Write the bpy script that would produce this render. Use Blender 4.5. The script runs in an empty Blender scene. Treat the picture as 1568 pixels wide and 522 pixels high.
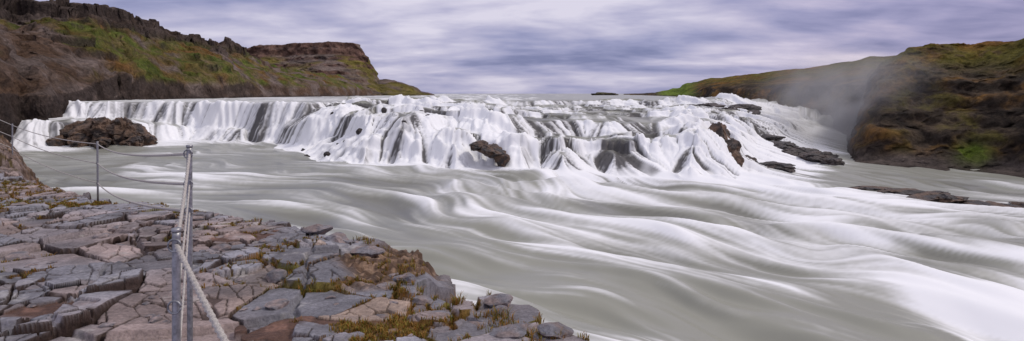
import bpy, math, numpy as np, random
from mathutils import Vector
random.seed(4); rng=np.random.RandomState(7)
S=bpy.context.scene
F=np.float32
# ---------------------------------------------------------------- noise
def _h(ix,iy,iz,seed):
    with np.errstate(over='ignore'):
        n=(ix.astype(np.uint32)*np.uint32(374761393))+(iy.astype(np.uint32)*np.uint32(668265263))+(iz.astype(np.uint32)*np.uint32(2147483647))+np.uint32((seed*1013904223)&0xffffffff)
        n=(n^(n>>np.uint32(13)))*np.uint32(1274126177)
        n=n^(n>>np.uint32(16))
    return n.astype(F)/F(4294967295.0)
def n2(x,y,seed=0):
    x=np.asarray(x,F); y=np.asarray(y,F)
    fx=np.floor(x); fy=np.floor(y); tx=x-fx; ty=y-fy
    ix=fx.astype(np.int64); iy=fy.astype(np.int64); z=np.zeros_like(ix)
    tx=tx*tx*(3-2*tx); ty=ty*ty*(3-2*ty)
    a=_h(ix,iy,z,seed); b=_h(ix+1,iy,z,seed); c=_h(ix,iy+1,z,seed); d=_h(ix+1,iy+1,z,seed)
    return (a*(1-tx)+b*tx)*(1-ty)*2+(c*(1-tx)+d*tx)*ty*2-1
def n3(x,y,z,seed=0):
    x=np.asarray(x,F); y=np.asarray(y,F); z=np.asarray(z,F)
    fx=np.floor(x); fy=np.floor(y); fz=np.floor(z)
    tx=x-fx; ty=y-fy; tz=z-fz
    ix=fx.astype(np.int64); iy=fy.astype(np.int64); iz=fz.astype(np.int64)
    tx=tx*tx*(3-2*tx); ty=ty*ty*(3-2*ty); tz=tz*tz*(3-2*tz)
    r=0
    for dz in (0,1):
        wz=tz if dz else 1-tz
        for dy in (0,1):
            wy=ty if dy else 1-ty
            for dx in (0,1):
                wx=tx if dx else 1-tx
                r=r+_h(ix+dx,iy+dy,iz+dz,seed)*wx*wy*wz
    return r*2-1
def fbm(x,y,s,oct=4,seed=0,gain=.5):
    r=0;a=1;t=0
    for k in range(oct):
        r=r+a*n2(x/s+17.3*k,y/s-9.1*k,seed+k); t+=a; a*=gain; s*=.5
    return r/t
def fbm3(x,y,z,s,oct=4,seed=0,gain=.5):
    r=0;a=1;t=0
    for k in range(oct):
        r=r+a*n3(x/s+17.3*k,y/s-9.1*k,z/s+3.3*k,seed+k); t+=a; a*=gain; s*=.5
    return r/t
def ss(a,b,x):
    t=np.clip((x-a)/(b-a),0,1); return t*t*(3-2*t)
def mix(a,b,t):
    return a*(1-t)+b*t
def cmix(a,b,t):
    t=t[...,None]; return np.asarray(a)*(1-t)+np.asarray(b)*t
def worley(x,y,size,seed=0,jit=.9):
    gx=np.floor(x/size); gy=np.floor(y/size)
    F1=np.full(x.shape,1e9,F);F2=F1.copy();cx=np.zeros(x.shape,F);cy=cx.copy();cid=cx.copy()
    z0=np.zeros(x.shape,np.int64)
    for dx in (-1,0,1):
        for dy in (-1,0,1):
            ix=(gx+dx).astype(np.int64); iy=(gy+dy).astype(np.int64)
            px=(gx+dx+.5+jit*(_h(ix,iy,z0,seed)-.5))*size
            py=(gy+dy+.5+jit*(_h(ix,iy,z0+5,seed+3)-.5))*size
            d=np.hypot(px-x,py-y)
            m=d<F1
            F2=np.where(m,F1,np.minimum(F2,d))
            cx=np.where(m,px,cx);cy=np.where(m,py,cy)
            cid=np.where(m,_h(ix,iy,z0+9,seed+8),cid)
            F1=np.where(m,d,F1)
    return F1,F2,cx,cy,cid
def box(a,r,axis):
    if r<1: return a
    pad=[(0,0)]*a.ndim; pad[axis]=(r+1,r)
    c=np.cumsum(np.pad(a,pad,mode='edge').astype(np.float64),axis=axis)
    n=a.shape[axis]; w=2*r+1
    hi=np.take(c,np.arange(w,n+w),axis=axis); lo=np.take(c,np.arange(0,n),axis=axis)
    return ((hi-lo)/w).astype(F)
# ---------------------------------------------------------------- mesh helpers
def link(o):
    S.collection.objects.link(o); return o
def grid_mesh(name,X,Y,Z,mat,col=None,attrs=None,facemask=None,smooth=True):
    R,C=X.shape
    me=bpy.data.meshes.new(name)
    co=np.stack([X,Y,Z],-1).reshape(-1,3).astype(F)
    idx=np.arange(R*C,dtype=np.int32).reshape(R,C)
    f=np.stack([idx[:-1,:-1],idx[:-1,1:],idx[1:,1:],idx[1:,:-1]],-1)
    if facemask is not None: f=f[facemask]
    f=f.reshape(-1,4)
    me.vertices.add(len(co)); me.vertices.foreach_set('co',co.ravel())
    me.loops.add(f.size); me.loops.foreach_set('vertex_index',f.ravel())
    me.polygons.add(len(f)); me.polygons.foreach_set('loop_start',np.arange(0,f.size,4,dtype=np.int32))
    me.polygons.foreach_set('use_smooth',np.full(len(f),smooth))
    me.update(calc_edges=True)
    if col is not None:
        a=me.attributes.new('Col','FLOAT_COLOR','POINT')
        c=np.ones((R*C,4),F); c[:,:3]=np.clip(col,0,1).reshape(-1,3); a.data.foreach_set('color',c.ravel())
    for k,v in (attrs or {}).items():
        a=me.attributes.new(k,'FLOAT','POINT'); a.data.foreach_set('value',v.astype(F).ravel())
    me.materials.append(mat)
    return link(bpy.data.objects.new(name,me))
def raw_mesh(name,verts,faces,mat,col=None,smooth=False,add=True):
    me=bpy.data.meshes.new(name); me.from_pydata([tuple(map(float,v)) for v in verts],[],faces)
    if col is not None:
        a=me.attributes.new('Col','FLOAT_COLOR','POINT'); c=np.ones((len(verts),4),F); c[:,:3]=col; a.data.foreach_set('color',c.ravel())
    me.polygons.foreach_set('use_smooth',np.full(len(faces),smooth))
    me.materials.append(mat); o=bpy.data.objects.new(name,me)
    return link(o) if add else o
# ---------------------------------------------------------------- materials
def newmat(name):
    m=bpy.data.materials.new(name); m.use_nodes=True
    nt=m.node_tree; b=nt.nodes['Principled BSDF']; return m,nt,b
def N(nt,t,**k):
    n=nt.nodes.new(t)
    for a,v in k.items(): setattr(n,a,v)
    return n
def attr_mat(name,rough=.85,scales=(1.5,9.),var=.35,bump=.3,bscale=6.,bdist=.1,spec=.3):
    m,nt,b=newmat(name); L=nt.links
    tc=N(nt,'ShaderNodeTexCoord')
    at=N(nt,'ShaderNodeAttribute',attribute_name='Col')
    prev=at.outputs['Color']
    for s in scales:
        no=N(nt,'ShaderNodeTexNoise'); no.inputs['Scale'].default_value=s; no.inputs['Detail'].default_value=6; no.inputs['Roughness'].default_value=.65
        L.new(tc.outputs['Object'],no.inputs['Vector'])
        mr=N(nt,'ShaderNodeMapRange'); mr.inputs[1].default_value=.3; mr.inputs[2].default_value=.7; mr.inputs[3].default_value=1-var; mr.inputs[4].default_value=1+var
        L.new(no.outputs['Fac'],mr.inputs[0])
        vm=N(nt,'ShaderNodeVectorMath',operation='MULTIPLY')
        L.new(prev,vm.inputs[0]); L.new(mr.outputs[0],vm.inputs[1]); prev=vm.outputs[0]
    L.new(prev,b.inputs['Base Color'])
    nb=N(nt,'ShaderNodeTexNoise'); nb.inputs['Scale'].default_value=bscale; nb.inputs['Detail'].default_value=8; nb.inputs['Roughness'].default_value=.7
    L.new(tc.outputs['Object'],nb.inputs['Vector'])
    bp=N(nt,'ShaderNodeBump'); bp.inputs['Strength'].default_value=bump; bp.inputs['Distance'].default_value=bdist
    L.new(nb.outputs['Fac'],bp.inputs['Height']); L.new(bp.outputs[0],b.inputs['Normal'])
    b.inputs['Roughness'].default_value=rough; b.inputs['Specular IOR Level'].default_value=spec
    return m
def plain(name,c,rough=.5,metal=0,ns=40,var=.25):
    m,nt,b=newmat(name); L=nt.links
    tc=N(nt,'ShaderNodeTexCoord'); no=N(nt,'ShaderNodeTexNoise'); no.inputs['Scale'].default_value=ns; no.inputs['Detail'].default_value=5
    L.new(tc.outputs['Object'],no.inputs['Vector'])
    cr=N(nt,'ShaderNodeValToRGB'); cr.color_ramp.elements[0].position=.3; cr.color_ramp.elements[1].position=.7
    cr.color_ramp.elements[0].color=(*[x*(1-var) for x in c],1); cr.color_ramp.elements[1].color=(*[min(1,x*(1+var)) for x in c],1)
    L.new(no.outputs['Fac'],cr.inputs[0]); L.new(cr.outputs[0],b.inputs['Base Color'])
    b.inputs['Roughness'].default_value=rough; b.inputs['Metallic'].default_value=metal
    return m
M_hill=attr_mat('hill_ground',.95,(.25,1.6),.45,1.,1.0,1.6,.1)
M_ledge=attr_mat('basalt_slabs',.75,(3.,28.),.34,.8,22.,.03,.25)
M_rock=attr_mat('wet_rock',.55,(.8,4.),.4,.8,2.5,.35,.4)
M_grass=attr_mat('dry_grass',.9,(5.,20.),.3,0.,5.,.01,.1)
M_water,nt,b=newmat('river_water'); L=nt.links
fo=N(nt,'ShaderNodeAttribute',attribute_name='foam'); dk=N(nt,'ShaderNodeAttribute',attribute_name='dark')
mx=N(nt,'ShaderNodeMix',data_type='RGBA'); mx.inputs[6].default_value=(.275,.278,.235,1); mx.inputs[7].default_value=(.86,.87,.89,1)
L.new(fo.outputs['Fac'],mx.inputs[0])
mx2=N(nt,'ShaderNodeMix',data_type='RGBA'); mx2.inputs[7].default_value=(.045,.04,.04,1)
L.new(dk.outputs['Fac'],mx2.inputs[0]); L.new(mx.outputs[2],mx2.inputs[6]); L.new(mx2.outputs[2],b.inputs['Base Color'])
mr=N(nt,'ShaderNodeMapRange'); mr.inputs[3].default_value=.30; mr.inputs[4].default_value=.85
L.new(fo.outputs['Fac'],mr.inputs[0]); L.new(mr.outputs[0],b.inputs['Roughness']); b.inputs['IOR'].default_value=1.33

UX=lambda px:(np.asarray(px,float)-784)/900.
# ================================================================ RIVER
u=np.linspace(-1.15,1.12,1200)
Yr=np.concatenate([1/np.linspace(1/13.,1/48.,280)[:-1],np.linspace(48,122,440),122*np.exp(np.linspace(0,np.log(3500/122),60))[1:]])
U,YY=np.meshgrid(u,Yr); X=U*YY
# river bed profile: per azimuth, breakpoints (distance, height) of successive lips/feet
T={ 40:[(92,-1.3),(88,-3.4),(80,-3.6),(76,-6.9),(74,-7.0),(72,-7.1),(42,-7.3),(12,-7.6)],
   120:[(90,-1.3),(88,-3.6),(81,-3.9),(77,-6.9),(74,-7.0),(72,-7.1),(42,-7.3),(12,-7.6)],
   200:[(90,-1.3),(88,-3.7),(82,-4.1),(78,-6.9),(75,-7.0),(72,-7.1),(42,-7.4),(12,-7.7)],
   300:[(90,-1.3),(87.8,-5.0),(86.8,-5.2),(84.5,-6.6),(78,-6.9),(72,-7.1),(42,-7.4),(12,-7.7)],
   420:[(86,-1.3),(83.8,-5.0),(82.8,-5.2),(81,-6.6),(74,-6.9),(68,-7.0),(42,-7.4),(12,-7.8)],
   475:[(86,-1.3),(84.5,-2.4),(76,-3.2),(72,-6.4),(69,-6.7),(65,-6.9),(42,-7.4),(12,-7.8)],
   560:[(95,-1.3),(93.5,-1.9),(66,-3.0),(64,-4.7),(61,-4.95),(57,-7.0),(41,-7.4),(12,-8.0)],
   640:[(102,-1.3),(100,-1.8),(64,-3.1),(62,-4.7),(59.5,-4.95),(55,-7.1),(40,-7.5),(12,-8.0)],
   720:[(105,-1.3),(103,-2.0),(66,-3.3),(63.5,-4.7),(60.5,-5.0),(56,-7.1),(40,-7.5),(12,-8.2)],
   800:[(108,-1.3),(105,-2.3),(70,-3.4),(67,-4.8),(60,-5.1),(56,-7.1),(40,-7.6),(12,-8.3)],
   900:[(112,-1.3),(109,-2.6),(74,-3.6),(71,-5.3),(63,-5.6),(57,-7.2),(40,-7.8),(12,-8.5)],
   1000:[(115,-1.3),(112,-2.8),(76,-3.8),(72,-5.0),(61,-5.3),(54,-7.6),(39,-8.1),(12,-8.8)],
   1060:[(117,-1.3),(113,-2.9),(78,-4.1),(74,-4.8),(62,-5.2),(53,-7.8),(38,-8.2),(12,-9.)],
   1110:[(118,-1.6),(113,-3.3),(82,-4.6),(78,-5.2),(64,-5.7),(55,-8.0),(38,-8.4),(12,-9.1)],
   1160:[(125,-2.5),(115,-4.2),(95,-5.0),(86,-6.5),(75,-7.0),(62,-8.3),(38,-8.6),(12,-9.2)],
   1240:[(135,-3.5),(120,-6.0),(100,-7.6),(91,-8.7),(76,-8.7),(64,-8.8),(38,-8.7),(12,-9.5)],
   1320:[(140,-5.0),(125,-8.5),(100,-9),(90,-9),(76,-9),(56,-8.9),(38,-8.7),(12,-9.8)],
   1568:[(140,-8.0),(125,-8.8),(100,-9),(90,-9),(76,-9),(54,-8.9),(38,-8.8),(12,-10.6)],
  }
ks=sorted(T); tab=np.array([[c for p in T[k] for c in p] for k in ks]); ku=UX(ks)
prm=np.array([np.interp(u,ku,tab[:,c]) for c in range(tab.shape[1])]).T.reshape(len(u),8,2)
H=np.zeros((len(Yr),len(u)))
z0=np.zeros_like(u)
for j in range(6):
    pr=j//2
    xw=u*prm[:,j,0]
    w=1.7*n2(xw/7.,z0+pr*7,11)+1.3*n2(xw/2.8,z0+pr*9,12)+.75*n2(xw/1.2,z0+pr*3,13)+.3*n2(xw/.6,z0,14)
    prm[:,j,0]+=w*(.9 if j<4 else 1.2)
    if j%2==1: prm[:,j,0]=np.minimum(prm[:,j,0],prm[:,j-1,0]-.9)
    elif j>0: prm[:,j,0]=np.minimum(prm[:,j,0],prm[:,j-1,0]-.6)
for c in range(len(u)):
    ys=np.concatenate([[3500],prm[c,:,0]])[::-1]; zs=np.concatenate([[-1.0 if u[c]<.4 else prm[c,0,1]],prm[c,:,1]])[::-1]
    H[:,c]=np.interp(Yr,ys,zs)
H=box(box(H.astype(F),2,0),1,0)
up=ss(-6.9,-6.0,H)*ss(-1.28,-1.6,H)*ss(-.36,-.30,U)
shelf=ss(UX(770),UX(830),U)*ss(UX(1060),UX(990),U)*ss(60,64,YY)
sawx=YY+2.6*n2(X/8,YY/8,5)+1.8*n2(X/3,YY/3,6)+.9*n2(X/1.2,YY/1.2,7)
for per,am,sd_ in ((7.5,1.25,77),(3.1,.45,78)):
    ph=sawx/per; fr=ph-np.floor(ph)
    H=H+up*am*(1-.5*shelf)*(ss(.0,.14,fr)-fr)*ss(-.35,.05,n2(X/9,YY/9,sd_)+.25)
Hs=box(box(H,4,0),4,1)
dY=np.gradient(Hs,Yr,axis=0); dU=np.gradient(Hs,u,axis=1)
gx=dU/YY; gy=dY-U/YY*dU
slope=np.hypot(gx,gy)
pool=ss(-6.3,-6.9,Hs)
px_=784+900*U
bx=mix(.05,mix(.95,.75,ss(500,900,px_)),pool); by=mix(-1.,mix(-.12,-.62,ss(200,800,px_)),pool)
farR=ss(1230,1330,px_)*ss(48,56,YY); bx=mix(bx,.25,farR); by=mix(by,-1.,farR)
nearq=ss(36,24,YY); bx=mix(bx,.95,nearq); by=mix(by,-.25,nearq)
def curl(s,a,seed):
    e=.15
    c=lambda x,y:n2(x/s,y/s,seed)
    return a*s*(c(X,YY+e)-c(X,YY-e))/(2*e), -a*s*(c(X+e,YY)-c(X-e,YY))/(2*e)
c1=curl(13.,.30,51); c2=curl(4.,.34,52)
amp=mix(.35,1.,pool)
vx=bx+amp*(c1[0]+c2[0])-7*gx; vy=by+amp*(c1[1]+c2[1])-7*gy
m=np.hypot(vx,vy)+1e-5; vx=vx/m; vy=vy/m
ds=YY*.0050
dYr=np.gradient(Yr)[:,None]; du=u[1]-u[0]
vi=(vy*ds/dYr).astype(F); vj=((vx-U*vy)*ds/YY/du).astype(F)
vi=np.clip(vi,-6,6)
fall=ss(.14,.5,slope).astype(F)*ss(.56,.48,U)
R,C=H.shape
nz1=(n2(X/.45,YY/.45,61)+n2(X/.22,YY/.22,62)).astype(F)
nz2=(n2(X/1.5,YY/1.5,63)+.9*n2(X/.8,YY/.8,64)).astype(F)
nz3=(n2(X/4.5,YY/4.5,65)).astype(F)
st=np.stack([nz1,nz2,nz3,fall],-1).astype(F)
I0,J0=np.meshgrid(np.arange(R,dtype=F),np.arange(C,dtype=F),indexing='ij')
def trace(sgn,n):
    i=I0.copy(); j=J0.copy()
    out=[np.zeros((R,C,4),F),0.]
    for k in range(n):
        ii=np.clip(i,0,R-1.001); jj=np.clip(j,0,C-1.001)
        a=ii.astype(np.int32); b_=jj.astype(np.int32); fa=(ii-a)[...,None]; fb=(jj-b_)[...,None]
        v=(st[a,b_]*(1-fb)+st[a,b_+1]*fb)*(1-fa)+(st[a+1,b_]*(1-fb)+st[a+1,b_+1]*fb)*fa
        w=math.cos(min(1,k/n)*math.pi/2)
        out[0]+=v*w; out[1]+=w
        i=i+sgn*vi[a,b_]; j=j+sgn*vj[a,b_]
    return out
fw=trace(1,20); bk=trace(-1,30)
Lc=(fw[0]+bk[0])/(fw[1]+bk[1]); trail=bk[0][...,3]/bk[1]
def nrm(a):
    return (a-a.mean())/a.std()
L1,L2,L3=nrm(Lc[...,0]),nrm(Lc[...,1]),nrm(Lc[...,2])
far_=ss(160,110,YY)
H=H+mix(.10,.13,pool)*L2*far_*(1-.5*shelf)+.18*L3*pool*ss(75,60,YY)+mix(.022,.006,pool)*L1
# standing waves below the falls
mid=ss(24,34,YY)*ss(62,52,YY)
sw=YY+.35*X+2.5*n2(X/7,YY/7,711)+1.*n2(X/3,YY/3,712)
H=H+pool*mid*ss(-.35,.0,U)*.26*np.sin(sw*2*np.pi/5.5)*ss(-.3,.4,n2(X/9,YY/9,713)+.1)
H=H+(.13*L1+.13*L2)*fall
# lower right chute
chw=YY+1.5*n2(X/6,YY/6,3)-.30*(X-22)
ch=ss(16.5,21,X)*ss(31,25,chw)
H=H-1.2*ch
chs=np.exp(-((chw-27)/2.3)**2)*ss(16,20.5,X+.8*n2(X/3,YY/3,4))
white=fall*.64+1.8*trail*pool
zoneup=(1-pool)*ss(-1.0,-1.4,Hs)
white=white+mix(.34,.46,ss(.1,-.1,U))*zoneup*ss(.56,.46,U)
white=white-.30*shelf*(1-fall)*zoneup
streakzone=(.34*ss(-.35,.1,U)*mid+.15*ss(18,30,YY))*(1-.8*ss(36,30,YY)*ss(.05,-.05,U))
foam=white+streakzone*pool+.14*L2+(.15+.22*np.clip(white,0,1))*L1+.10*L3*pool+.75*chs+.16*pool*mid*np.maximum(L2,0)
foam=foam-.20*ss(.15,.7,n2(X/8+3,YY/8,91))*pool-.5*farR
foam=np.clip(ss(.05,.95,foam),0,1)
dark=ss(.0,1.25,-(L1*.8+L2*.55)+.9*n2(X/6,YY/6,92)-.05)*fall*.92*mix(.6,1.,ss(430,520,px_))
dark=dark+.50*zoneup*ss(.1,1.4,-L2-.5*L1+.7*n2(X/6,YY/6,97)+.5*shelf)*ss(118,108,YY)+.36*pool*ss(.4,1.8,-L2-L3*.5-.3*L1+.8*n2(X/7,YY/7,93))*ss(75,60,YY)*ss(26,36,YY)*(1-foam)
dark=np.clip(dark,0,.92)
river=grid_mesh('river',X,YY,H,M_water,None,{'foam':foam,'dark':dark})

def water_z(x,y):
    uu=x/y; j=int(np.clip(np.searchsorted(u,uu),0,C-1)); i=int(np.clip(np.searchsorted(Yr,y),0,R-1)); return float(H[i,j])

# ================================================================ HILLS
OL=np.array([.13,.115,.022]); GR=np.array([.10,.14,.02]); OR=np.array([.23,.115,.027]); SC=np.array([.20,.155,.135]); DR=np.array([.050,.038,.034]); BR=np.array([.13,.08,.052])
def profile(uu,Y,tab):
    k=sorted(tab); arr=np.array([[c for p in tab[q] for c in p] for q in k]); kk=UX(k)
    n=arr.shape[1]//2
    P=np.array([np.interp(uu,kk,arr[:,c]) for c in range(2*n)]).T.reshape(len(uu),n,2)
    Z=np.zeros((len(Y),len(uu)))
    for c in range(len(uu)):
        ys=np.concatenate([[P[c,0,0]-14,P[c,0,0]-3],P[c,:,0]]); zs=np.concatenate([[-16,-16],P[c,:,1]])
        Z[:,c]=np.interp(Y,ys,zs)
    return Z
def terrace(z,h,k):
    q=z/h; f=q-np.floor(q); return mix(z,(np.floor(q)+ss(.3,.7,f))*h,k)
def shiftprof(tab,uu,Yh,amp,seed):
    Z=profile(uu,Yh,tab); out=Z.copy()
    off=amp*fbm(uu*60,uu*0,5.,3,seed,.45)
    for c in range(len(uu)): out[:,c]=np.interp(Yh+off[c]*Yh/120.,Yh,Z[:,c])
    return out
def craggy(X2,Y2,Z2,amp,s,seed):
    a=fbm3(X2,Y2,Z2*.8,s,4,seed,.6); b_=fbm3(X2+50,Y2,Z2*1.6,s*.4,3,seed+9,.6)
    return X2+amp*.6*a, Y2+amp*(a+.5*b_)
HL={-400:[(30,-6),(34,2),(60,12),(90,20),(100,27),(200,27)],
    -60:[(62,-7.5),(66,1),(85,8),(115,17),(122,24),(220,22)],
    0:[(73,-7.5),(76,-.5),(92,6),(122,15.5),(128,21.8),(220,19)],
    60:[(78,-7.5),(81,-.5),(98,5),(127,15.5),(132,20.5),(220,18)],
    110:[(89,-7.5),(93,0),(106,5),(132,16),(137,20.8),(220,18)],
    130:[(97,-1.8),(100,1.0),(112,6),(134,16.5),(139,20.2),(220,18)],
    160:[(106,-1.8),(109,1.8),(120,6),(143,17),(148,21.8),(230,18)],
    215:[(120,-1.8),(124,2.6),(135,7),(160,16.5),(165,20.4),(230,17)],
    300:[(145,-1.8),(150,3.),(163,8),(195,17),(200,20.2),(260,16)],
    345:[(160,-1.8),(165,2.8),(180,8.5),(218,17.),(224,20.6),(280,15)],
    395:[(185,-1.8),(191,2.6),(205,7),(235,12),(240,14.5),(290,10)],
    430:[(200,-1.8),(206,2.4),(222,6),(248,9.5),(254,11.),(300,8)],
    520:[(265,-1.8),(272,2.),(290,4.5),(325,7.5),(332,9),(380,6)],
    600:[(370,-1.8),(380,1.6),(395,2.5),(440,4),(450,4.8),(500,3)],
    655:[(500,-2),(510,.0),(530,.3),(590,.5),(600,.6),(650,-2)],
    670:[(500,-3),(510,-3),(530,-3),(590,-3),(600,-3),(650,-3)]}
uu=np.linspace(UX(-400),UX(670),950); Yh=28*np.exp(np.linspace(0,np.log(660/28.),700))
UU,Y2=np.meshgrid(uu,Yh); X2=UU*Y2
Z2=shiftprof(HL,uu,Yh,7,202)
hi=ss(-1,3,Z2)
Z2=Z2+hi*(2.0*fbm(X2,Y2,22,5,203,.55)+1.6*np.abs(fbm(X2,Y2,9,4,207,.6)))
st_=ss(.0,.4,fbm(X2,Y2,45,3,209)+.15)
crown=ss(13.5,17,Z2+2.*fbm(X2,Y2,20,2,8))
Z2=terrace(Z2+1.6*n2(X2/15,Y2/15,210),3.1,.8*np.maximum(st_*.7,crown))-1.6*n2(X2/15,Y2/15,210)
W1,W2,_,_,wid=worley(X2+1.5*n2(X2/5,Y2/5,3),Y2,4.,240)
blk=np.maximum(crown,.5*ss(.1,.4,fbm(X2,Y2,14,3,245)))*ss(2,5,Z2)
Z2=Z2+blk*(2.2*(wid-.5)-.8*ss(.6,.1,W2-W1))+.5*fbm(X2,Y2,2.4,3,211,.6)*ss(-3,0,Z2)
g0=np.gradient(Z2,Yh,axis=0); sl=np.abs(box(g0.astype(F),1,0))
nn=fbm3(X2,Y2,Z2,16,4,221); n_b=fbm3(X2,Y2,Z2*1.5,5,4,222); n_c=fbm3(X2,Y2,Z2*2,2.2,3,229,.6)
px2=784+900*UU
moss=ss(-.05,.28,nn+.45*n_b+.33*np.exp(-((px2-270)/110)**2)+.3*np.exp(-((px2-470)/70)**2)-.34*ss(150,70,px2)-.03)
col=cmix(SC,BR,ss(-.3,.3,n_b)); col=cmix(col,DR,.5*ss(0,.5,n_c))
mc=cmix(OL,GR,ss(.0,.4,n_b+.1)); mc=cmix(mc,OR*.8,ss(.0,.5,fbm3(X2,Y2,Z2,8,3,223))); mc=cmix(mc,BR,ss(.0,.5,n_c)*.6)
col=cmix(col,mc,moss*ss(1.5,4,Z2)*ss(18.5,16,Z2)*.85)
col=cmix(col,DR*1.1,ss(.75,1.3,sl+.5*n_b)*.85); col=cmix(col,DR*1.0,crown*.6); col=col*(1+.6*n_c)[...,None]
Xd,Yd=craggy(X2,Y2,Z2,2.8,7,231)
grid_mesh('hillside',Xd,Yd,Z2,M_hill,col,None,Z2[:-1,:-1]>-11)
# --- mesa
HM={372:[(340,0),(362,12),(388,22),(394,31),(440,31)],395:[(335,0),(360,14),(385,24),(391,33.2),(440,33)],
    450:[(335,0),(358,14),(383,25),(389,33),(440,33)],520:[(335,0),(358,13),(383,25),(389,33.2),(440,33)],
    548:[(335,0),(358,11),(383,23),(389,32.4),(440,32)],560:[(335,-1),(358,8),(383,18),(389,25),(440,24)],
    570:[(335,-1),(358,6),(383,14),(389,19),(440,18)],579:[(335,-1),(358,4),(383,10),(389,12),(440,11)],582:[(335,-2),(360,4),(383,7.5),(389,8.5),(440,8)],
    600:[(335,-2),(360,3),(383,7.5),(389,8.6),(440,8)],622:[(335,-2),(360,1),(383,6),(389,7),(440,6)],640:[(335,-3),(360,0),(383,2.5),(389,3.),(440,2)],658:[(335,-3),(360,-2),(383,-1),(389,.3),(440,-2)],670:[(335,-4)]*1+[(360,-4),(383,-4),(389,-4),(440,-4)]}
uu=np.linspace(UX(372),UX(670),480); Yh=np.linspace(330,450,260)
UU,Y2=np.meshgrid(uu,Yh); X2=UU*Y2
Z2=shiftprof(HM,uu,Yh,3.,302)
Z2=Z2+1.3*fbm(X2,Y2,16,4,303)*ss(0,6,Z2); Z2=terrace(Z2+n2(X2/20,Y2/20,3),5,.35)+.5*fbm(X2,Y2,4,3,304)
g0=np.gradient(Z2,Yh,axis=0); nn=fbm3(X2,Y2,Z2,20,4,321,.6); n_c=fbm3(X2,Y2,Z2*2,6,4,323,.6)
col=cmix(SC*.8,BR,ss(-.3,.3,nn)); col=cmix(col,OL*1.1,ss(-.1,.25,nn+.1)*ss(26,22,Z2)*.8); col=cmix(col,np.array([.15,.09,.07]),ss(.6,1.1,np.abs(g0)))
col=col*(1+.8*n_c)[...,None]
Xd,Yd=craggy(X2,Y2,Z2,6.,14,331)
grid_mesh('mesa_hill',Xd,Yd,Z2,M_hill,col,None,Z2[:-1,:-1]>-11)
# --- right rear ridge
HR={955:[(480,-2),(500,-1.6),(560,-1.4),(600,-1.2),(700,-1.2)],
    1000:[(330,-2),(350,-1.),(420,-.3),(450,.2),(600,0)],
    1040:[(230,-2),(240,-.8),(280,1.5),(300,2.8),(420,2)],
    1050:[(200,-2),(210,0),(262,3.4),(280,4.8),(400,4)],
    1090:[(165,-2),(172,.8),(235,5),(250,6.4),(380,6)],
    1130:[(150,-5),(157,1.8),(215,6),(230,7.1),(350,7)],
    1180:[(138,-8.5),(146,1.2),(195,6),(210,7.4),(330,7)],
    1230:[(126,-9.5),(136,1.8),(172,6.2),(190,8.1),(300,8)],
    1330:[(108,-9.5),(118,2.2),(150,7.5),(165,9.9),(280,10)],
    1450:[(96,-9.5),(106,2.5),(130,7),(150,10),(260,10)],
    1650:[(90,-9.5),(100,3),(120,7),(140,10),(250,10)]}
uu=np.linspace(UX(955),UX(1650),640); Yh=85*np.exp(np.linspace(0,np.log(700/85.),420))
UU,Y2=np.meshgrid(uu,Yh); X2=UU*Y2
def rightcol(X2,Y2,Z2,g,seed,orange=.5,dk=1.):
    n1=fbm3(X2,Y2,Z2*.9,9,4,seed,.6); n4=fbm3(X2,Y2,Z2*1.2,3.,4,seed+1,.65)
    c=cmix(OL*1.05,OR*1.,ss(-.2,.35,n1+orange-.3)); c=cmix(c,BR*.7,ss(.0,.4,n4)*.75)
    face=ss(5.4,1.2,Z2+3.*n1)
    rc=cmix(DR*.9,np.array([.10,.072,.052]),ss(-.3,.3,n4))
    band=ss(.6,.95,np.sin((Z2+2.4*n2(X2/14,Y2/14,seed+5))*1.1)); rc=cmix(rc,DR*.5,band*.45)
    tuf=ss(-.10,.28,n1*.8+n4*.7-.02)*.8
    tc_=cmix(OR*.75,OL*.7,ss(-.2,.3,fbm3(X2+30,Y2,Z2,6,3,seed+6)))
    rc=cmix(rc,tc_,tuf)
    c=cmix(c,rc,np.clip(face,0,1)*.95)
    c=cmix(c,np.array([.10,.08,.07]),ss(-6.5,-8.2,Z2+.6*n1))
    return c*(1+.65*n4)[...,None]*dk
Z2=shiftprof(HR,uu,Yh,5,402)
Z2=Z2+ss(-1,1,Z2)*(.7*fbm(X2,Y2,14,4,403)); Z2=terrace(Z2+.7*n2(X2/12,Y2/12,404),2.6,.3*ss(4.5,2.5,Z2))+.3*fbm(X2,Y2,3,4,405,.6)*ss(-1.5,0,Z2)
g0=np.gradient(Z2,Yh,axis=0)
col=rightcol(X2,Y2,Z2,g0,410,.25)
px2=784+900*UU; col=cmix(col,GR*1.6,ss(1000,1020,px2)*ss(1075,1045,px2)*ss(-1.5,-.5,Z2))
Xd,Yd=craggy(X2,Y2,Z2,1.8*ss(500,150,Y2),6,431)
grid_mesh('canyon_ridge',Xd,Yd,Z2,M_hill,col,None,Z2[:-1,:-1]>-11)
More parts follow.
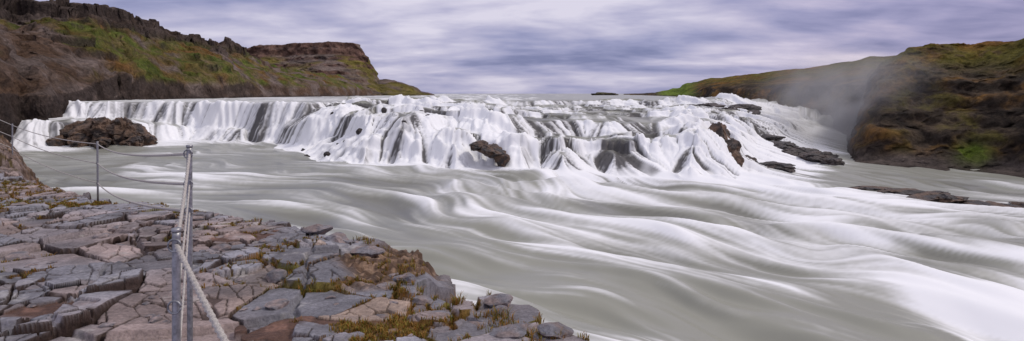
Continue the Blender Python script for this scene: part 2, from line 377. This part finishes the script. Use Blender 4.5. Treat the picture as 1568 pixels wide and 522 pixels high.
# --- right headland
HH={1296:[(74,-10),(79,-9.5),(84,-9.2),(88,-9),(92,-8.8),(100,-8.5),(150,-8)],
    1312:[(74,-10),(78.5,-8.6),(84,-6.5),(90,-5),(95,-4),(100,-4),(150,-3)],
    1332:[(73,-10),(77.5,-8.4),(82,-5),(88,-2),(94,0.5),(100,3),(150,4)],
    1348:[(72,-10),(77,-8.3),(81,-4.2),(87,-1),(93,3),(99,4.8),(150,6)],
    1395:[(70,-10),(75.5,-8.2),(79,-4),(85,-.6),(92,4),(99,7.6),(150,8.5)],
    1460:[(67,-10),(72,-8.),(76,-3.8),(82,-.4),(90,4.6),(98,8.4),(150,9.5)],
    1568:[(61,-10),(66,-7.9),(70,-3.4),(77,0.2),(86,5.2),(94,8.8),(150,10.5)],
    1750:[(52,-10),(57,-7.9),(61,-3.2),(68,0.5),(78,5.5),(88,9.4),(150,11)],
    2000:[(40,-10),(45,-7.9),(49,-3.2),(56,0.5),(66,5.5),(80,10),(150,12)]}
uu=np.linspace(UX(1296),UX(2000),760); Yh=38*np.exp(np.linspace(0,np.log(152/38.),620))
UU,Y2=np.meshgrid(uu,Yh); X2=UU*Y2
Z2=shiftprof(HH,uu,Yh,3.5,502)
Z2=Z2+ss(-9,-6,Z2)*(1.5*fbm(X2,Y2,9,5,503,.55)); Z2=terrace(Z2+.9*n2(X2/10,Y2/10,504),2.3,.4*ss(4.5,1.5,Z2)*ss(-.5,.2,n2(X2/13,Y2/13,8)+.2))+.4*fbm(X2,Y2,2.2,4,505,.6)*ss(-9.5,-8,Z2)
g0=np.gradient(Z2,Yh,axis=0)
col=rightcol(X2,Y2,Z2,g0,510,.38)
gp=np.exp(-(((784+900*UU-1490)/24)**2+((143-900*Z2/Y2-235)/16)**2))
col=cmix(col,GR*1.1,np.clip(gp*1.2*(1+.9*fbm(X2,Y2,1.5,2,3)),0,1))
Xd,Yd=craggy(X2,Y2,Z2,2.2,5,531)
grid_mesh('headland',Xd,Yd,Z2,M_hill,col,None,Z2[:-1,:-1]>-11)

# ================================================================ ROCKS
import bmesh
_ico={}
def ico(n):
    if n not in _ico:
        bm=bmesh.new(); bmesh.ops.create_icosphere(bm,subdivisions=n,radius=1)
        _ico[n]=(np.array([v.co[:] for v in bm.verts]),[tuple(v.index for v in f.verts) for f in bm.faces]); bm.free()
    return _ico[n]
def rock_geo(loc,scale,seed,sub=4,facets=9,nz=.22,rotz=0,c0=DR,c1=BR,block=0):
    v,f=ico(sub); v=v.copy(); r=np.random.RandomState(seed)
    for k in range(facets):
        n=r.normal(size=3); n/=np.linalg.norm(n); d=r.uniform(.5,.85)
        t=np.maximum(0,v@n-d); v-=t[:,None]*n
    o=r.uniform(0,50,3)
    nv=fbm3(v[:,0]+o[0],v[:,1]+o[1],v[:,2]+o[2],.7,4,seed,.65)
    if block:
        q=_h(np.floor(v[:,0]*3.5+nv).astype(np.int64),np.floor(v[:,1]*3+nv).astype(np.int64),np.floor(v[:,2]*3+nv).astype(np.int64),seed)
        nv=nv+block*(q-.5)
    v*= (1+nz*nv)[:,None]
    w=v*np.array(scale); c,s=math.cos(rotz),math.sin(rotz)
    w=np.stack([w[:,0]*c-w[:,1]*s,w[:,0]*s+w[:,1]*c,w[:,2]],-1)+np.array(loc)
    t=ss(-.3,.3,fbm3(v[:,0]+o[1],v[:,1],v[:,2],.5,3,seed+1))
    col=cmix(c0,c1,t)
    return w,f,col
def rock_obj(name,parts,mat=None,smooth=False):
    V=[];Fc=[];Cc=[];n=0
    for w,f,c in parts:
        V.append(w); Fc+= [tuple(i+n for i in q) for q in f]; Cc.append(c); n+=len(w)
    return raw_mesh(name,np.concatenate(V),Fc,mat or M_rock,np.concatenate(Cc),smooth)
def at(px,Y,z): return (UX(px)*Y,Y,z)
BLK=np.array([.04,.036,.036])
def cluster(name,spec,seed,sub=4,**k):
    rock_obj(name,[rock_geo(at(p,Y,z),s,seed+i,sub,rotz=k.get('rz',0)+.3*i,**{a:b for a,b in k.items() if a!='rz'}) for i,(p,Y,z,s) in enumerate(spec)])
cluster('rock_island',[(112,79.5,-5.6,(2.6,1.6,1.9)),(138,79,-5.3,(2.4,1.6,2.1)),(165,78.8,-5.3,(2.6,1.6,2.2)),(190,79,-5.5,(2.4,1.6,2.1)),(212,79.5,-5.8,(2.0,1.5,1.9)),(92,78.3,-6.4,(1.8,1.3,1.3)),(125,77.8,-6.6,(2.6,1.4,1.2)),(160,77.6,-6.7,(3.,1.4,1.2)),(200,78.2,-6.6,(2.6,1.3,1.2)),(226,79.5,-6.6,(1.4,1.2,1.1))],900,5,c0=DR*.9,c1=BR*1.1,block=1.1)
cluster('river_rock',[(752,57.2,-5.7,(1.5,1.5,.8)),(735,57.8,-5.2,(1.1,1.3,.6)),(768,56.5,-6.4,(.7,1,.8))],920,5,c0=BLK,c1=BR*.9,block=.8)
cluster('river_rock',[(640,65,-3.7,(1.0,.9,.8)),(648,64,-4.4,(.7,.7,.8))],930,4,c0=BLK,c1=DR,block=.8)
cluster('river_rock',[(1103,66,-5.2,(1.3,2.2,1.9)),(1112,64,-6.2,(1.3,1.6,1.6)),(1098,69,-4.4,(1.1,1.5,1.)),(1120,62.5,-7.2,(.9,1.2,1.2))],940,5,c0=DR,c1=BR*1.3,block=.8)
cluster('river_rock',[(1110,106,-3.6,(3.4,3,1.2)),(1135,108,-3.1,(3.6,2.6,1.2)),(1090,110,-2.6,(2.6,2.6,.9)),(1150,104,-4.,(1.8,2,1.2))],950,5,c0=DR,c1=DR*1.6,block=1.)
cluster('river_rock',[(1225,78,-8.0,(3.4,2.,.8)),(1250,75,-8.4,(3.4,2,1.0)),(1270,73,-8.7,(1.8,1.5,.9)),(1200,83,-7.4,(3,2,.7)),(1180,88,-6.6,(2.6,2,.6))],960,5,c0=BLK*1.2,c1=DR*1.6,block=1.)
cluster('river_rock',[(1160,66,-8.3,(3.8,1.6,.7)),(1190,65.5,-8.5,(3.,1.6,.6)),(1140,67,-7.9,(1.8,1.3,.8))],970,5,c0=BLK,c1=DR*1.6,block=1.)
cluster('rock_shelf',[(1335,53.5,-8.85,(2.8,1.3,.35)),(1385,51.5,-8.9,(3.4,1.5,.5)),(1430,50,-8.95,(3.,1.5,.5)),(1458,49,-8.85,(1.6,1.2,.5)),(1500,47.5,-9.0,(2.8,1.,.4)),(1555,46,-9.0,(3.2,1.,.35)),(1610,45,-9.,(3.,1.,.4))],980,5,c0=BLK*1.2,c1=BR,block=1.)
sp=[]
r=np.random.RandomState(5)
for k in range(14):
    p=r.uniform(465,660); Yk=r.uniform(62,76); x=UX(p)*Yk
    z=water_z(x,Yk); s=r.uniform(.2,.42)
    sp.append(rock_geo((x,Yk,z-.18),(s*1.2,s,s*1.1),2000+k,3,6,c0=BLK*.8,c1=DR*.9,block=1.))
rock_obj('river_stones',sp)
cluster('rock_islet',[(925,420,-.4,(8,5,1.9)),(915,420,-.6,(6,5,1.3)),(938,420,-.8,(5,4,1.4))],995,3,c0=DR,c1=OL*.6)

# ================================================================ LEDGE (cracked basalt pavement)
poly=np.array([(4.5,-3),(3.0,.5),(1.5,2.9),(.5,4.1),(.0,4.55),(-.15,5.0),(-.55,5.0),(-.85,5.35),(-1.,6.0),(-1.1,6.8),(-1.6,7.6),(-2.3,8.0),(-3.4,8.8),(-5.,9.6),(-7,10.7),(-9,12.1),(-10.6,13.2),(-12.5,15),(-14.6,17.3),(-16.2,19.3),(-19,21.5),(-23,23),(-60,28),(-60,-3)],float)
def sdf(x,y):
    d=np.full(x.shape,1e9,x.dtype); ins=np.zeros(x.shape,bool); n=len(poly)
    for k in range(n):
        ax,ay=poly[k]; bx_,by_=poly[(k+1)%n]; ex,ey=bx_-ax,by_-ay
        t=np.clip(((x-ax)*ex+(y-ay)*ey)/(ex*ex+ey*ey),0,1)
        d=np.minimum(d,np.hypot(x-ax-t*ex,y-ay-t*ey))
        cnd=((ay>y)!=(by_>y))&(x<(bx_-ax)*(y-ay)/(by_-ay+1e-12)+ax); ins^=cnd
    return np.where(ins,-d,d)
ul=np.linspace(-1.6,.95,1400)
Yl=np.concatenate([np.linspace(.4,2.2,50)[:-1],2.2*np.exp(np.linspace(0,np.log(31/2.2),1050))])
UL,YL=np.meshgrid(ul.astype(F),Yl.astype(F)); XL=UL*YL
wx=XL+.07*n2(XL/.5,YL/.5,601)+.010*n2(XL/.08,YL/.08,602); wy=YL+.07*n2(XL/.5,YL/.5,603)+.010*n2(XL/.08,YL/.08,604)
ca,sa=math.cos(.35),math.sin(.35); RS=.72
rx=wx*ca+wy*sa; ry=(-wx*sa+wy*ca)*RS
big=(n2(XL/1.6,YL/2.2,615)+.5*n2(XL/.7,YL/.9,616))>-.1
a_=worley(rx,ry,.27,610,1.); b_=worley(rx*.9+9,ry*1.05,.66,611,1.)
F1,F2,cx,cy,cid=[np.where(big,q,p) for p,q in zip(a_,b_)]
cxw=np.where(big,(b_[2]-9)/.9,a_[2]); cyw=np.where(big,b_[3]/1.05,a_[3])
G1,G2,gx_,gy_,gid=worley(rx,ry,1.7,620)
K1,K2,kx,ky,kid=worley(rx*1.3+ry*.4,ry,.24,630,1.)
crack=F2-F1; crackB=G2-G1; crackS=K2-K1
ccx=(cxw*ca-cyw/RS*sa); ccy=(cxw*sa+cyw/RS*ca)
sdp=sdf(XL,YL); sdc=sdf(ccx,ccy); sd=.45*sdp+.55*sdc
zi=np.zeros(cid.shape,np.int64); ci=(cid*9999).astype(np.int64)
t1=_h(ci,zi,zi,1)-.5; t2=_h(ci,zi+1,zi,2)-.5; t3=_h(ci,zi+2,zi,5)
base=-1.62-.038*YL-.03*n2(XL/2.5,YL/2.5,640)
split=ss(.4,.45,t2+.5)
slab=base+.05*(cid-.5)+.09*(gid-.5)+.14*(t1*(rx-cxw)+t2*(ry-cyw))+.035*split*(kid-.5)+.05*ss(.85,.9,t3)
slab=slab+.008*fbm(XL,YL,.2,4,646,.6)
cw=.022+.018*n2(XL/.6,YL/.6,650)
dep=ss(cw,cw*.6,crack)*.08+ss(.05,.03,crackB)*.05+split*ss(.010,.005,crackS)*.025
top=slab-dep
soilm=ss(.05,.25,fbm(XL,YL,1.2,4,660)+.95*np.exp(-(((XL+1.45)/.8)**2+((YL-4.4)/.55)**2))-.25)
soil=base+.0+.03*fbm(XL,YL,.2,4,661)
top=np.where(soilm>.5,np.maximum(top-.03,soil),top)
nose=np.exp(-(((XL+1.35)/.6)**2+((YL-6.8)/.95)**2)); nz_=fbm3(XL,YL,XL*0,.35,4,670,.65)
nosem=ss(.2,.5,nose+.25*n2(XL/.4,YL/.4,671))
top=mix(top,base+.0+.14*nz_+.03*n2(XL/.07,YL/.07,673)-.12*ss(-.7,.2,sdp+.3),nosem)
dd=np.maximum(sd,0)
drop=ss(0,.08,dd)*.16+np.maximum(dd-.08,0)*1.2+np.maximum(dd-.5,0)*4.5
ZL=top-drop+.2*fbm(XL,YL,.45,5,675,.65)*ss(.03,.35,dd)
mound=ss(13.5,17.5,YL)*ss(-11.5,-14.2,XL)
W1,W2,_,_,wid=worley(XL+.3*n2(XL/.7,YL/.7,4),YL,.8,680)
ZL=ZL+mound*ss(.6,-1.0,sdp)*(1.25+.5*fbm(XL,YL,2.2,4,681)+.85*(wid-.5)-.25*ss(.15,.03,W2-W1))
PKL=np.array([.30,.235,.22]); GYL=np.array([.235,.23,.255]); WRM=np.array([.42,.30,.22]); SOIL=np.array([.10,.055,.04])
pxl=784+900*UL
c=cmix(PKL,GYL,ss(-.3,.35,.6*n2(XL/2.,YL/2.,690)+t1*.8+.45*ss(250,480,pxl)-.12))  # pink and grey slabs mixed at random; bluish sky light painted in towards the right
c=c*(.64+.62*cid+.16*(kid-.5)*split)[...,None]
c=cmix(c,WRM,ss(.86,.93,t2+.5)*ss(300,480,pxl)*.7)
c=cmix(c,np.array([.11,.10,.105]),ss(.1,.6,fbm(XL,YL,.6,5,693,.6)+.1)*.55)
c=cmix(c,np.array([.42,.40,.38]),ss(.3,.6,fbm(XL+40,YL,.3,5,694,.65)+.05)*.5)
edge=ss(cw*1.9,cw*.8,crack)
c=cmix(c,SOIL*.4,edge*.97); c=cmix(c,SOIL*.4,split*ss(.013,.006,crackS)*.8)
sm=(soilm>.5)
c=cmix(c,cmix(SOIL,SOIL*1.8,ss(0,.4,fbm(XL,YL,.15,3,695))),np.where(sm,1.,0.)*ss(.03,-.005,slab-dep-.03-soil))
near_edge=ss(-2.2,-.3,sdp)
gm=ss(.14,.34,fbm(XL,YL,.9,4,699)+.25*edge-.06+.14*near_edge)*ss(.35,1.,edge+.55*sm+.25*near_edge)
c=cmix(c,cmix(OR*.85,OL*1.3,ss(-.2,.2,n2(XL/.5,YL/.5,5))),gm*.9)
bn=cmix(np.array([.10,.06,.038]),np.array([.25,.165,.11]),ss(.1,.5,n2(XL/.06,YL/.06,696)+.3*nz_)); c=cmix(c,bn,nosem)
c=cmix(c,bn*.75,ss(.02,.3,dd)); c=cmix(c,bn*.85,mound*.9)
c=cmix(c,OR*.8,mound*ss(.15,.4,fbm(XL,YL,1.5,3,698))*.7)
fm=(ZL[:-1,:-1]>-9.8)|(ZL[1:,1:]>-9.8)
ZL=np.maximum(ZL,-10.2)
ledge=grid_mesh('rock_ledge',XL,YL,ZL,M_ledge,c,None,fm,True)
def ledge_z(x,y):
    j=int(np.clip(np.searchsorted(ul,x/y),0,len(ul)-1)); i=int(np.clip(np.searchsorted(Yl,y),0,len(Yl)-1)); return float(ZL[i,j])
sp=[];r=np.random.RandomState(12)
man=[(-.13,4.95,.22,.12,.08),(-.3,5.0,.16,.1,.07),(.1,4.45,.17,.11,.09),(-.08,4.75,.12,.09,.06),(.3,4.2,.2,.12,.06),(-.8,5.2,.2,.12,.06),(-1.0,5.6,.17,.12,.08),(-.6,4.7,.26,.17,.05),(-.25,4.5,.24,.18,.05),(.0,4.25,.2,.15,.05),(-1.75,7.1,.3,.2,.08),(-2.2,7.5,.35,.2,.08),(-2.7,8.1,.3,.2,.09),(-1.25,5.9,.2,.15,.07)]
for k,(x,y,a,b2,h) in enumerate(man): sp.append(rock_geo((x,y,ledge_z(x,y)+h*.35),(a*.85,b2,h),3000+k,3,16,nz=.14,rotz=r.uniform(0,3),c0=GYL*.8,c1=PKL*.8,block=1.))
for k in range(260):
    x=r.uniform(-9,.6); y=r.uniform(4,12)
    if sdf(np.array([x]),np.array([y]))[0]>-.05: continue
    s=r.uniform(.02,.06) if k%5 else r.uniform(.07,.15)
    sp.append(rock_geo((x,y,ledge_z(x,y)+s*.12),(s*1.4,s,s*.45),3100+k,2,10,nz=.08,rotz=r.uniform(0,3),c0=GYL*.6,c1=PKL))
rock_obj('loose_rocks',sp,M_ledge)
V=[];Fc=[];Cc=[]
def tuft(x,y,z,h,n):
    for k in range(n):
        a=r.uniform(0,6.28); rr=r.uniform(0,h*.7); bx_=x+rr*math.cos(a); by_=y+rr*math.sin(a)
        ln=h*r.uniform(.4,1.2); le=r.uniform(.1,1.)*ln; a2=a+r.uniform(-.9,.9); w=.0018+.0011*y/5
        dx,dy=-math.sin(a2)*w,math.cos(a2)*w; i=len(V)
        mxx,mxy=bx_+le*.35*math.cos(a2),by_+le*.35*math.sin(a2); ex,ey=bx_+le*math.cos(a2),by_+le*math.sin(a2)
        V.extend([(bx_-dx,by_-dy,z-.01),(bx_+dx,by_+dy,z-.01),(mxx+dx*.8,mxy+dy*.8,z+ln*.6),(mxx-dx*.8,mxy-dy*.8,z+ln*.6),(ex,ey,z+ln*.85)])
        Fc.extend([(i,i+1,i+2,i+3),(i+3,i+2,i+4)])
        q=r.rand(); cc=(OR*1.25 if q<.45 else np.array([.26,.16,.05]) if q<.6 else OL*1.5)*r.uniform(.55,1.2)
        Cc.extend([cc]*5)
gi=np.argwhere((gm>.3)&(sd<.25)&(YL<14)&(YL>3.8)&(UL>-.95)&(UL<.2)&(mound<.1))
wgt=(YL[gi[:,0],gi[:,1]].astype(float)**2); wgt/=wgt.sum()
for q in gi[np.random.RandomState(3).choice(len(gi),min(3800,len(gi)),replace=False,p=wgt)]:
    i,j=q; tuft(XL[i,j],YL[i,j],ZL[i,j],r.uniform(.02,.05),12)
for k in range(320):
    e=r.randint(3,13); t=r.rand(); x=poly[e][0]*(1-t)+poly[e+1][0]*t+r.normal()*.09-.12; y=poly[e][1]*(1-t)+poly[e+1][1]*t+r.normal()*.09-.12
    if n2(np.array([x/.5]),np.array([y/.5]),5)[0]>-.0: tuft(x,y,ledge_z(x,y),r.uniform(.03,.09),16)
raw_mesh('grass_tufts',V,Fc,M_grass,np.array(Cc))

# ================================================================ ROPE FENCE
M_steel=plain('galvanised_steel',(.30,.30,.31),.45,.8,60,.3); M_rope=plain('rope_fibre',(.40,.37,.34),.9,0,200,.35)
fence=bpy.data.objects.new('rope_fence',None); link(fence)
def tube(name,pts,rad,mat,seg=10,twist=0):
    pts=[Vector(p) for p in pts]; V=[];Fc=[]
    for i,p in enumerate(pts):
        t=(pts[min(i+1,len(pts)-1)]-pts[max(i-1,0)]).normalized()
        a=t.cross(Vector((0,0,1)));
        if a.length<.05: a=Vector((1,0,0))
        a.normalize(); b_=a.cross(t)
        for k in range(seg):
            th=2*math.pi*k/seg
            rr=rad*(1+(.25*math.cos(3*(th)-twist*i) if twist else 0))
            V.append(p+a*math.cos(th)*rr+b_*math.sin(th)*rr)
    for i in range(len(pts)-1):
        for k in range(seg):
            Fc.append((i*seg+k,i*seg+(k+1)%seg,(i+1)*seg+(k+1)%seg,(i+1)*seg+k))
    Fc.append(tuple(range(seg))[::-1]); Fc.append(tuple((len(pts)-1)*seg+k for k in range(seg)))
    o=raw_mesh(name,V,Fc,mat,None,True); o.parent=fence; return o
def post(k,b0,t0,zs=(.97,.655,.335)):
    b0=Vector(b0); t0=Vector(t0); sc=1 if t0.y<5 else 1.3
    tube(f'post_{k}',[b0+(t0-b0)*s for s in (0,.25,.5,.75,.985)]+[t0],.0135*sc,M_steel,14)
    tube(f'cap_{k}',[t0,t0+Vector((0,0,.006)),t0+Vector((0,0,.012))],.0155*sc,M_steel,14)
    tube(f'base_plate_{k}',[b0+Vector((0,0,.0)),b0+Vector((0,0,.02))],.05,M_steel,12)
    for s in zs:
        c_=b0+(t0-b0)*s
        pts=[c_+Vector((.022*math.cos(a),-.012,.022*math.sin(a))) for a in np.linspace(0,2*math.pi,15)]
        tube(f'eye_ring_{k}',pts,.0035,M_steel,6)
    return [b0+(t0-b0)*s for s in zs]
gz=ledge_z
A=(UX(290)*3.0,3.0); B=(UX(270)*2.02,2.02); P2=(UX(150.)*11,11.); P3=(UX(19)*16.2,16.2)
pA=post(1,(A[0]+.005,A[1],gz(*A)-.05),(A[0],A[1],-.275),(.98,.885,.80)); pB=post(2,(B[0],B[1],gz(*B)-.05),(B[0],B[1],-.475),(.965,.80,.6))
p2=post(3,(P2[0],P2[1],gz(*P2)-.05),(P2[0]-.01,P2[1],-.91))
z3=gz(*P3); p3=post(4,(P3[0],P3[1],z3-.1),(P3[0],P3[1],max(-1.42,z3+.9)))
pC=[Vector((.14,.3,-.60))]
post(5,(.14,.3,-1.72),(.14,.3,-.58),(.98,))
z4=gz(-17.8,17.6); p4=[Vector((-17.8,17.6,z4+h)) for h in (1.15,.75,.4)]
post(6,(-17.8,17.6,z4-.1),(-17.8,17.6,z4+1.2),(.96,))
def rope(k,a,b_,sag,rad,tw=1.1):
    L_=(b_-a).length; n=int(min(500,max(40,L_/.006)))
    tube(f'rope_{k}',[a.lerp(b_,i/n)-Vector((0,0,sag*4*(i/n)*(1-i/n))) for i in range(n+1)],rad,M_rope,9 if L_<4 else 6,tw if L_<4 else 0)
q=0
for a,b_,sg in ((p4,p3,.05),(p3,p2,.08),(p2,pA,.08),(pA,pB,.02),(pB,pC,.04)):
    for l in range(len(b_)):
        q+=1; rad=.0078 if b_ is pC else (.0042 if b_ is pB else .009)
        if b_ is pB and l==0: rad=.0065
        rope(q,a[l],b_[l],sg*(1+.1*l),rad)
# ================================================================ SPRAY MIST
mm=bpy.data.materials.new('spray_mist'); mm.use_nodes=True; nt=mm.node_tree; nt.nodes.clear(); L=nt.links
out=N(nt,'ShaderNodeOutputMaterial'); vs=N(nt,'ShaderNodeVolumeScatter'); vs.inputs['Color'].default_value=(.95,.96,1,1); vs.inputs['Anisotropy'].default_value=.0
tc=N(nt,'ShaderNodeTexCoord'); ln=N(nt,'ShaderNodeVectorMath',operation='LENGTH'); L.new(tc.outputs['Object'],ln.inputs[0])
mr=N(nt,'ShaderNodeMapRange',interpolation_type='SMOOTHSTEP'); mr.inputs[1].default_value=.0; mr.inputs[2].default_value=.95; mr.inputs[3].default_value=1; mr.inputs[4].default_value=0
L.new(ln.outputs['Value'],mr.inputs[0])
no=N(nt,'ShaderNodeTexNoise'); no.inputs['Scale'].default_value=2.2; no.inputs['Detail'].default_value=4; no.inputs['Distortion'].default_value=.6; L.new(tc.outputs['Object'],no.inputs['Vector'])
m2=N(nt,'ShaderNodeMapRange'); m2.inputs[1].default_value=.35; m2.inputs[2].default_value=.68; m2.inputs[3].default_value=.05; m2.inputs[4].default_value=1.9; L.new(no.outputs['Fac'],m2.inputs[0])
mu=N(nt,'ShaderNodeMath',operation='MULTIPLY'); L.new(mr.outputs[0],mu.inputs[0]); L.new(m2.outputs[0],mu.inputs[1])
mu2=N(nt,'ShaderNodeMath',operation='MULTIPLY'); mu2.inputs[1].default_value=.08; L.new(mu.outputs[0],mu2.inputs[0]); L.new(mu2.outputs[0],vs.inputs['Density']); L.new(vs.outputs[0],out.inputs['Volume'])
v,f=ico(3)
o=raw_mesh('spray_mist',v,f,mm,None,True); o.location=(53,96,-2.5); o.scale=(17,20,13); o.rotation_euler=(0,math.radians(-25),0)

# ================================================================ SKY / SUN
w=bpy.data.worlds.new('World'); S.world=w; w.use_nodes=True; nt=w.node_tree; L=nt.links
bg=nt.nodes['Background']
el,az=math.radians(48),math.radians(88)
sk=N(nt,'ShaderNodeTexSky',sky_type='NISHITA'); sk.sun_disc=False; sk.sun_elevation=el; sk.sun_rotation=az
tc=N(nt,'ShaderNodeTexCoord'); sx=N(nt,'ShaderNodeSeparateXYZ'); L.new(tc.outputs['Generated'],sx.inputs[0])
def M(op,a,b_=None,c_=None):
    n=N(nt,'ShaderNodeMath',operation=op)
    for i,vv in enumerate((a,b_,c_)):
        if vv is None: continue
        if hasattr(vv,'is_linked'): L.new(vv,n.inputs[i])
        else: n.inputs[i].default_value=vv
    return n.outputs[0]
zc=M('MAXIMUM',sx.outputs[2],0.); za=M('ADD',zc,.17)
cb=N(nt,'ShaderNodeCombineXYZ'); L.new(M('DIVIDE',sx.outputs[0],za),cb.inputs[0]); L.new(M('DIVIDE',sx.outputs[1],za),cb.inputs[1])
def noise(scale,det,dist,off=0,sc=(1,1,1),rg=.55):
    mp=N(nt,'ShaderNodeMapping'); mp.inputs['Location'].default_value=(off,off*.7,0); mp.inputs['Scale'].default_value=sc; mp.inputs['Rotation'].default_value=(0,0,.25); L.new(cb.outputs[0],mp.inputs[0])
    n=N(nt,'ShaderNodeTexNoise'); n.inputs['Scale'].default_value=scale; n.inputs['Detail'].default_value=det; n.inputs['Distortion'].default_value=dist; n.inputs['Roughness'].default_value=rg
    L.new(mp.outputs[0],n.inputs['Vector']); return n.outputs['Fac']
nA=noise(.7,4,.2,5.1,(.9,1.0,1),.5); nB=noise(2.2,6,.25,8.,(.8,1.2,1),.55)
s_=M('ADD',M('MULTIPLY',nA,.70),M('MULTIPLY',nB,.30))
cr=N(nt,'ShaderNodeValToRGB'); e=cr.color_ramp.elements
e[0].position=.39; e[0].color=(.20,.215,.40,1); e[1].position=.61; e[1].color=(.74,.70,.83,1)
k=e.new(.46); k.color=(.33,.335,.54,1); k=e.new(.53); k.color=(.50,.48,.66,1)
L.new(s_,cr.inputs[0])
wm=N(nt,'ShaderNodeMapRange'); wm.inputs[1].default_value=.25; wm.inputs[2].default_value=.75; L.new(sx.outputs[0],wm.inputs[0])
mt=N(nt,'ShaderNodeMix',data_type='RGBA',blend_type='MULTIPLY'); mt.inputs[7].default_value=(1.10,.96,.97,1); L.new(wm.outputs[0],mt.inputs[0]); L.new(cr.outputs[0],mt.inputs[6])
hz=N(nt,'ShaderNodeMapRange'); hz.inputs[1].default_value=0; hz.inputs[2].default_value=.04; hz.inputs[3].default_value=.35; hz.inputs[4].default_value=0; L.new(zc,hz.inputs[0])
mh=N(nt,'ShaderNodeMix',data_type='RGBA'); mh.inputs[7].default_value=(.40,.40,.58,1); L.new(hz.outputs[0],mh.inputs[0]); L.new(mt.outputs[2],mh.inputs[6])
zg=N(nt,'ShaderNodeMapRange'); zg.inputs[1].default_value=.2; zg.inputs[2].default_value=.9; zg.inputs[3].default_value=1; zg.inputs[4].default_value=1.5; L.new(zc,zg.inputs[0])
zw=N(nt,'ShaderNodeMix',data_type='RGBA'); zf=N(nt,'ShaderNodeMapRange'); zf.inputs[1].default_value=.25; zf.inputs[2].default_value=.7; zf.inputs[3].default_value=0; zf.inputs[4].default_value=.7; L.new(zc,zf.inputs[0])
zw.inputs[7].default_value=(.58,.56,.59,1); L.new(zf.outputs[0],zw.inputs[0]); L.new(mh.outputs[2],zw.inputs[6])
vm=N(nt,'ShaderNodeVectorMath',operation='SCALE'); L.new(zw.outputs[2],vm.inputs[0]); L.new(zg.outputs[0],vm.inputs['Scale'])
v2=N(nt,'ShaderNodeVectorMath',operation='SCALE'); v2.inputs['Scale'].default_value=10.; L.new(vm.outputs[0],v2.inputs[0])
mf=N(nt,'ShaderNodeMix',data_type='RGBA'); mf.inputs[0].default_value=.92; L.new(sk.outputs[0],mf.inputs[6]); L.new(v2.outputs[0],mf.inputs[7])
L.new(mf.outputs[2],bg.inputs['Color']); bg.inputs['Strength'].default_value=.1
sl_=bpy.data.lights.new('sun','SUN'); sl_.energy=1.5; sl_.angle=math.radians(10); sl_.color=(1,.92,.81)
so=link(bpy.data.objects.new('sun',sl_))
dirv=Vector((math.sin(az)*math.cos(el),math.cos(az)*math.cos(el),math.sin(el))); so.rotation_euler=(-dirv).to_track_quat('-Z','Y').to_euler(); so.location=dirv*50
# ================================================================ CAMERA
cd=bpy.data.cameras.new('camera'); co=link(bpy.data.objects.new('camera',cd)); co.location=(0,0,0); co.rotation_euler=(math.radians(90),0,0)
cd.lens=36*900/1568; cd.shift_y=-(261-143)/1568; cd.clip_end=10000; cd.clip_start=.05; S.camera=co
S.view_settings.view_transform='Standard'; S.view_settings.look='None'; S.view_settings.exposure=0
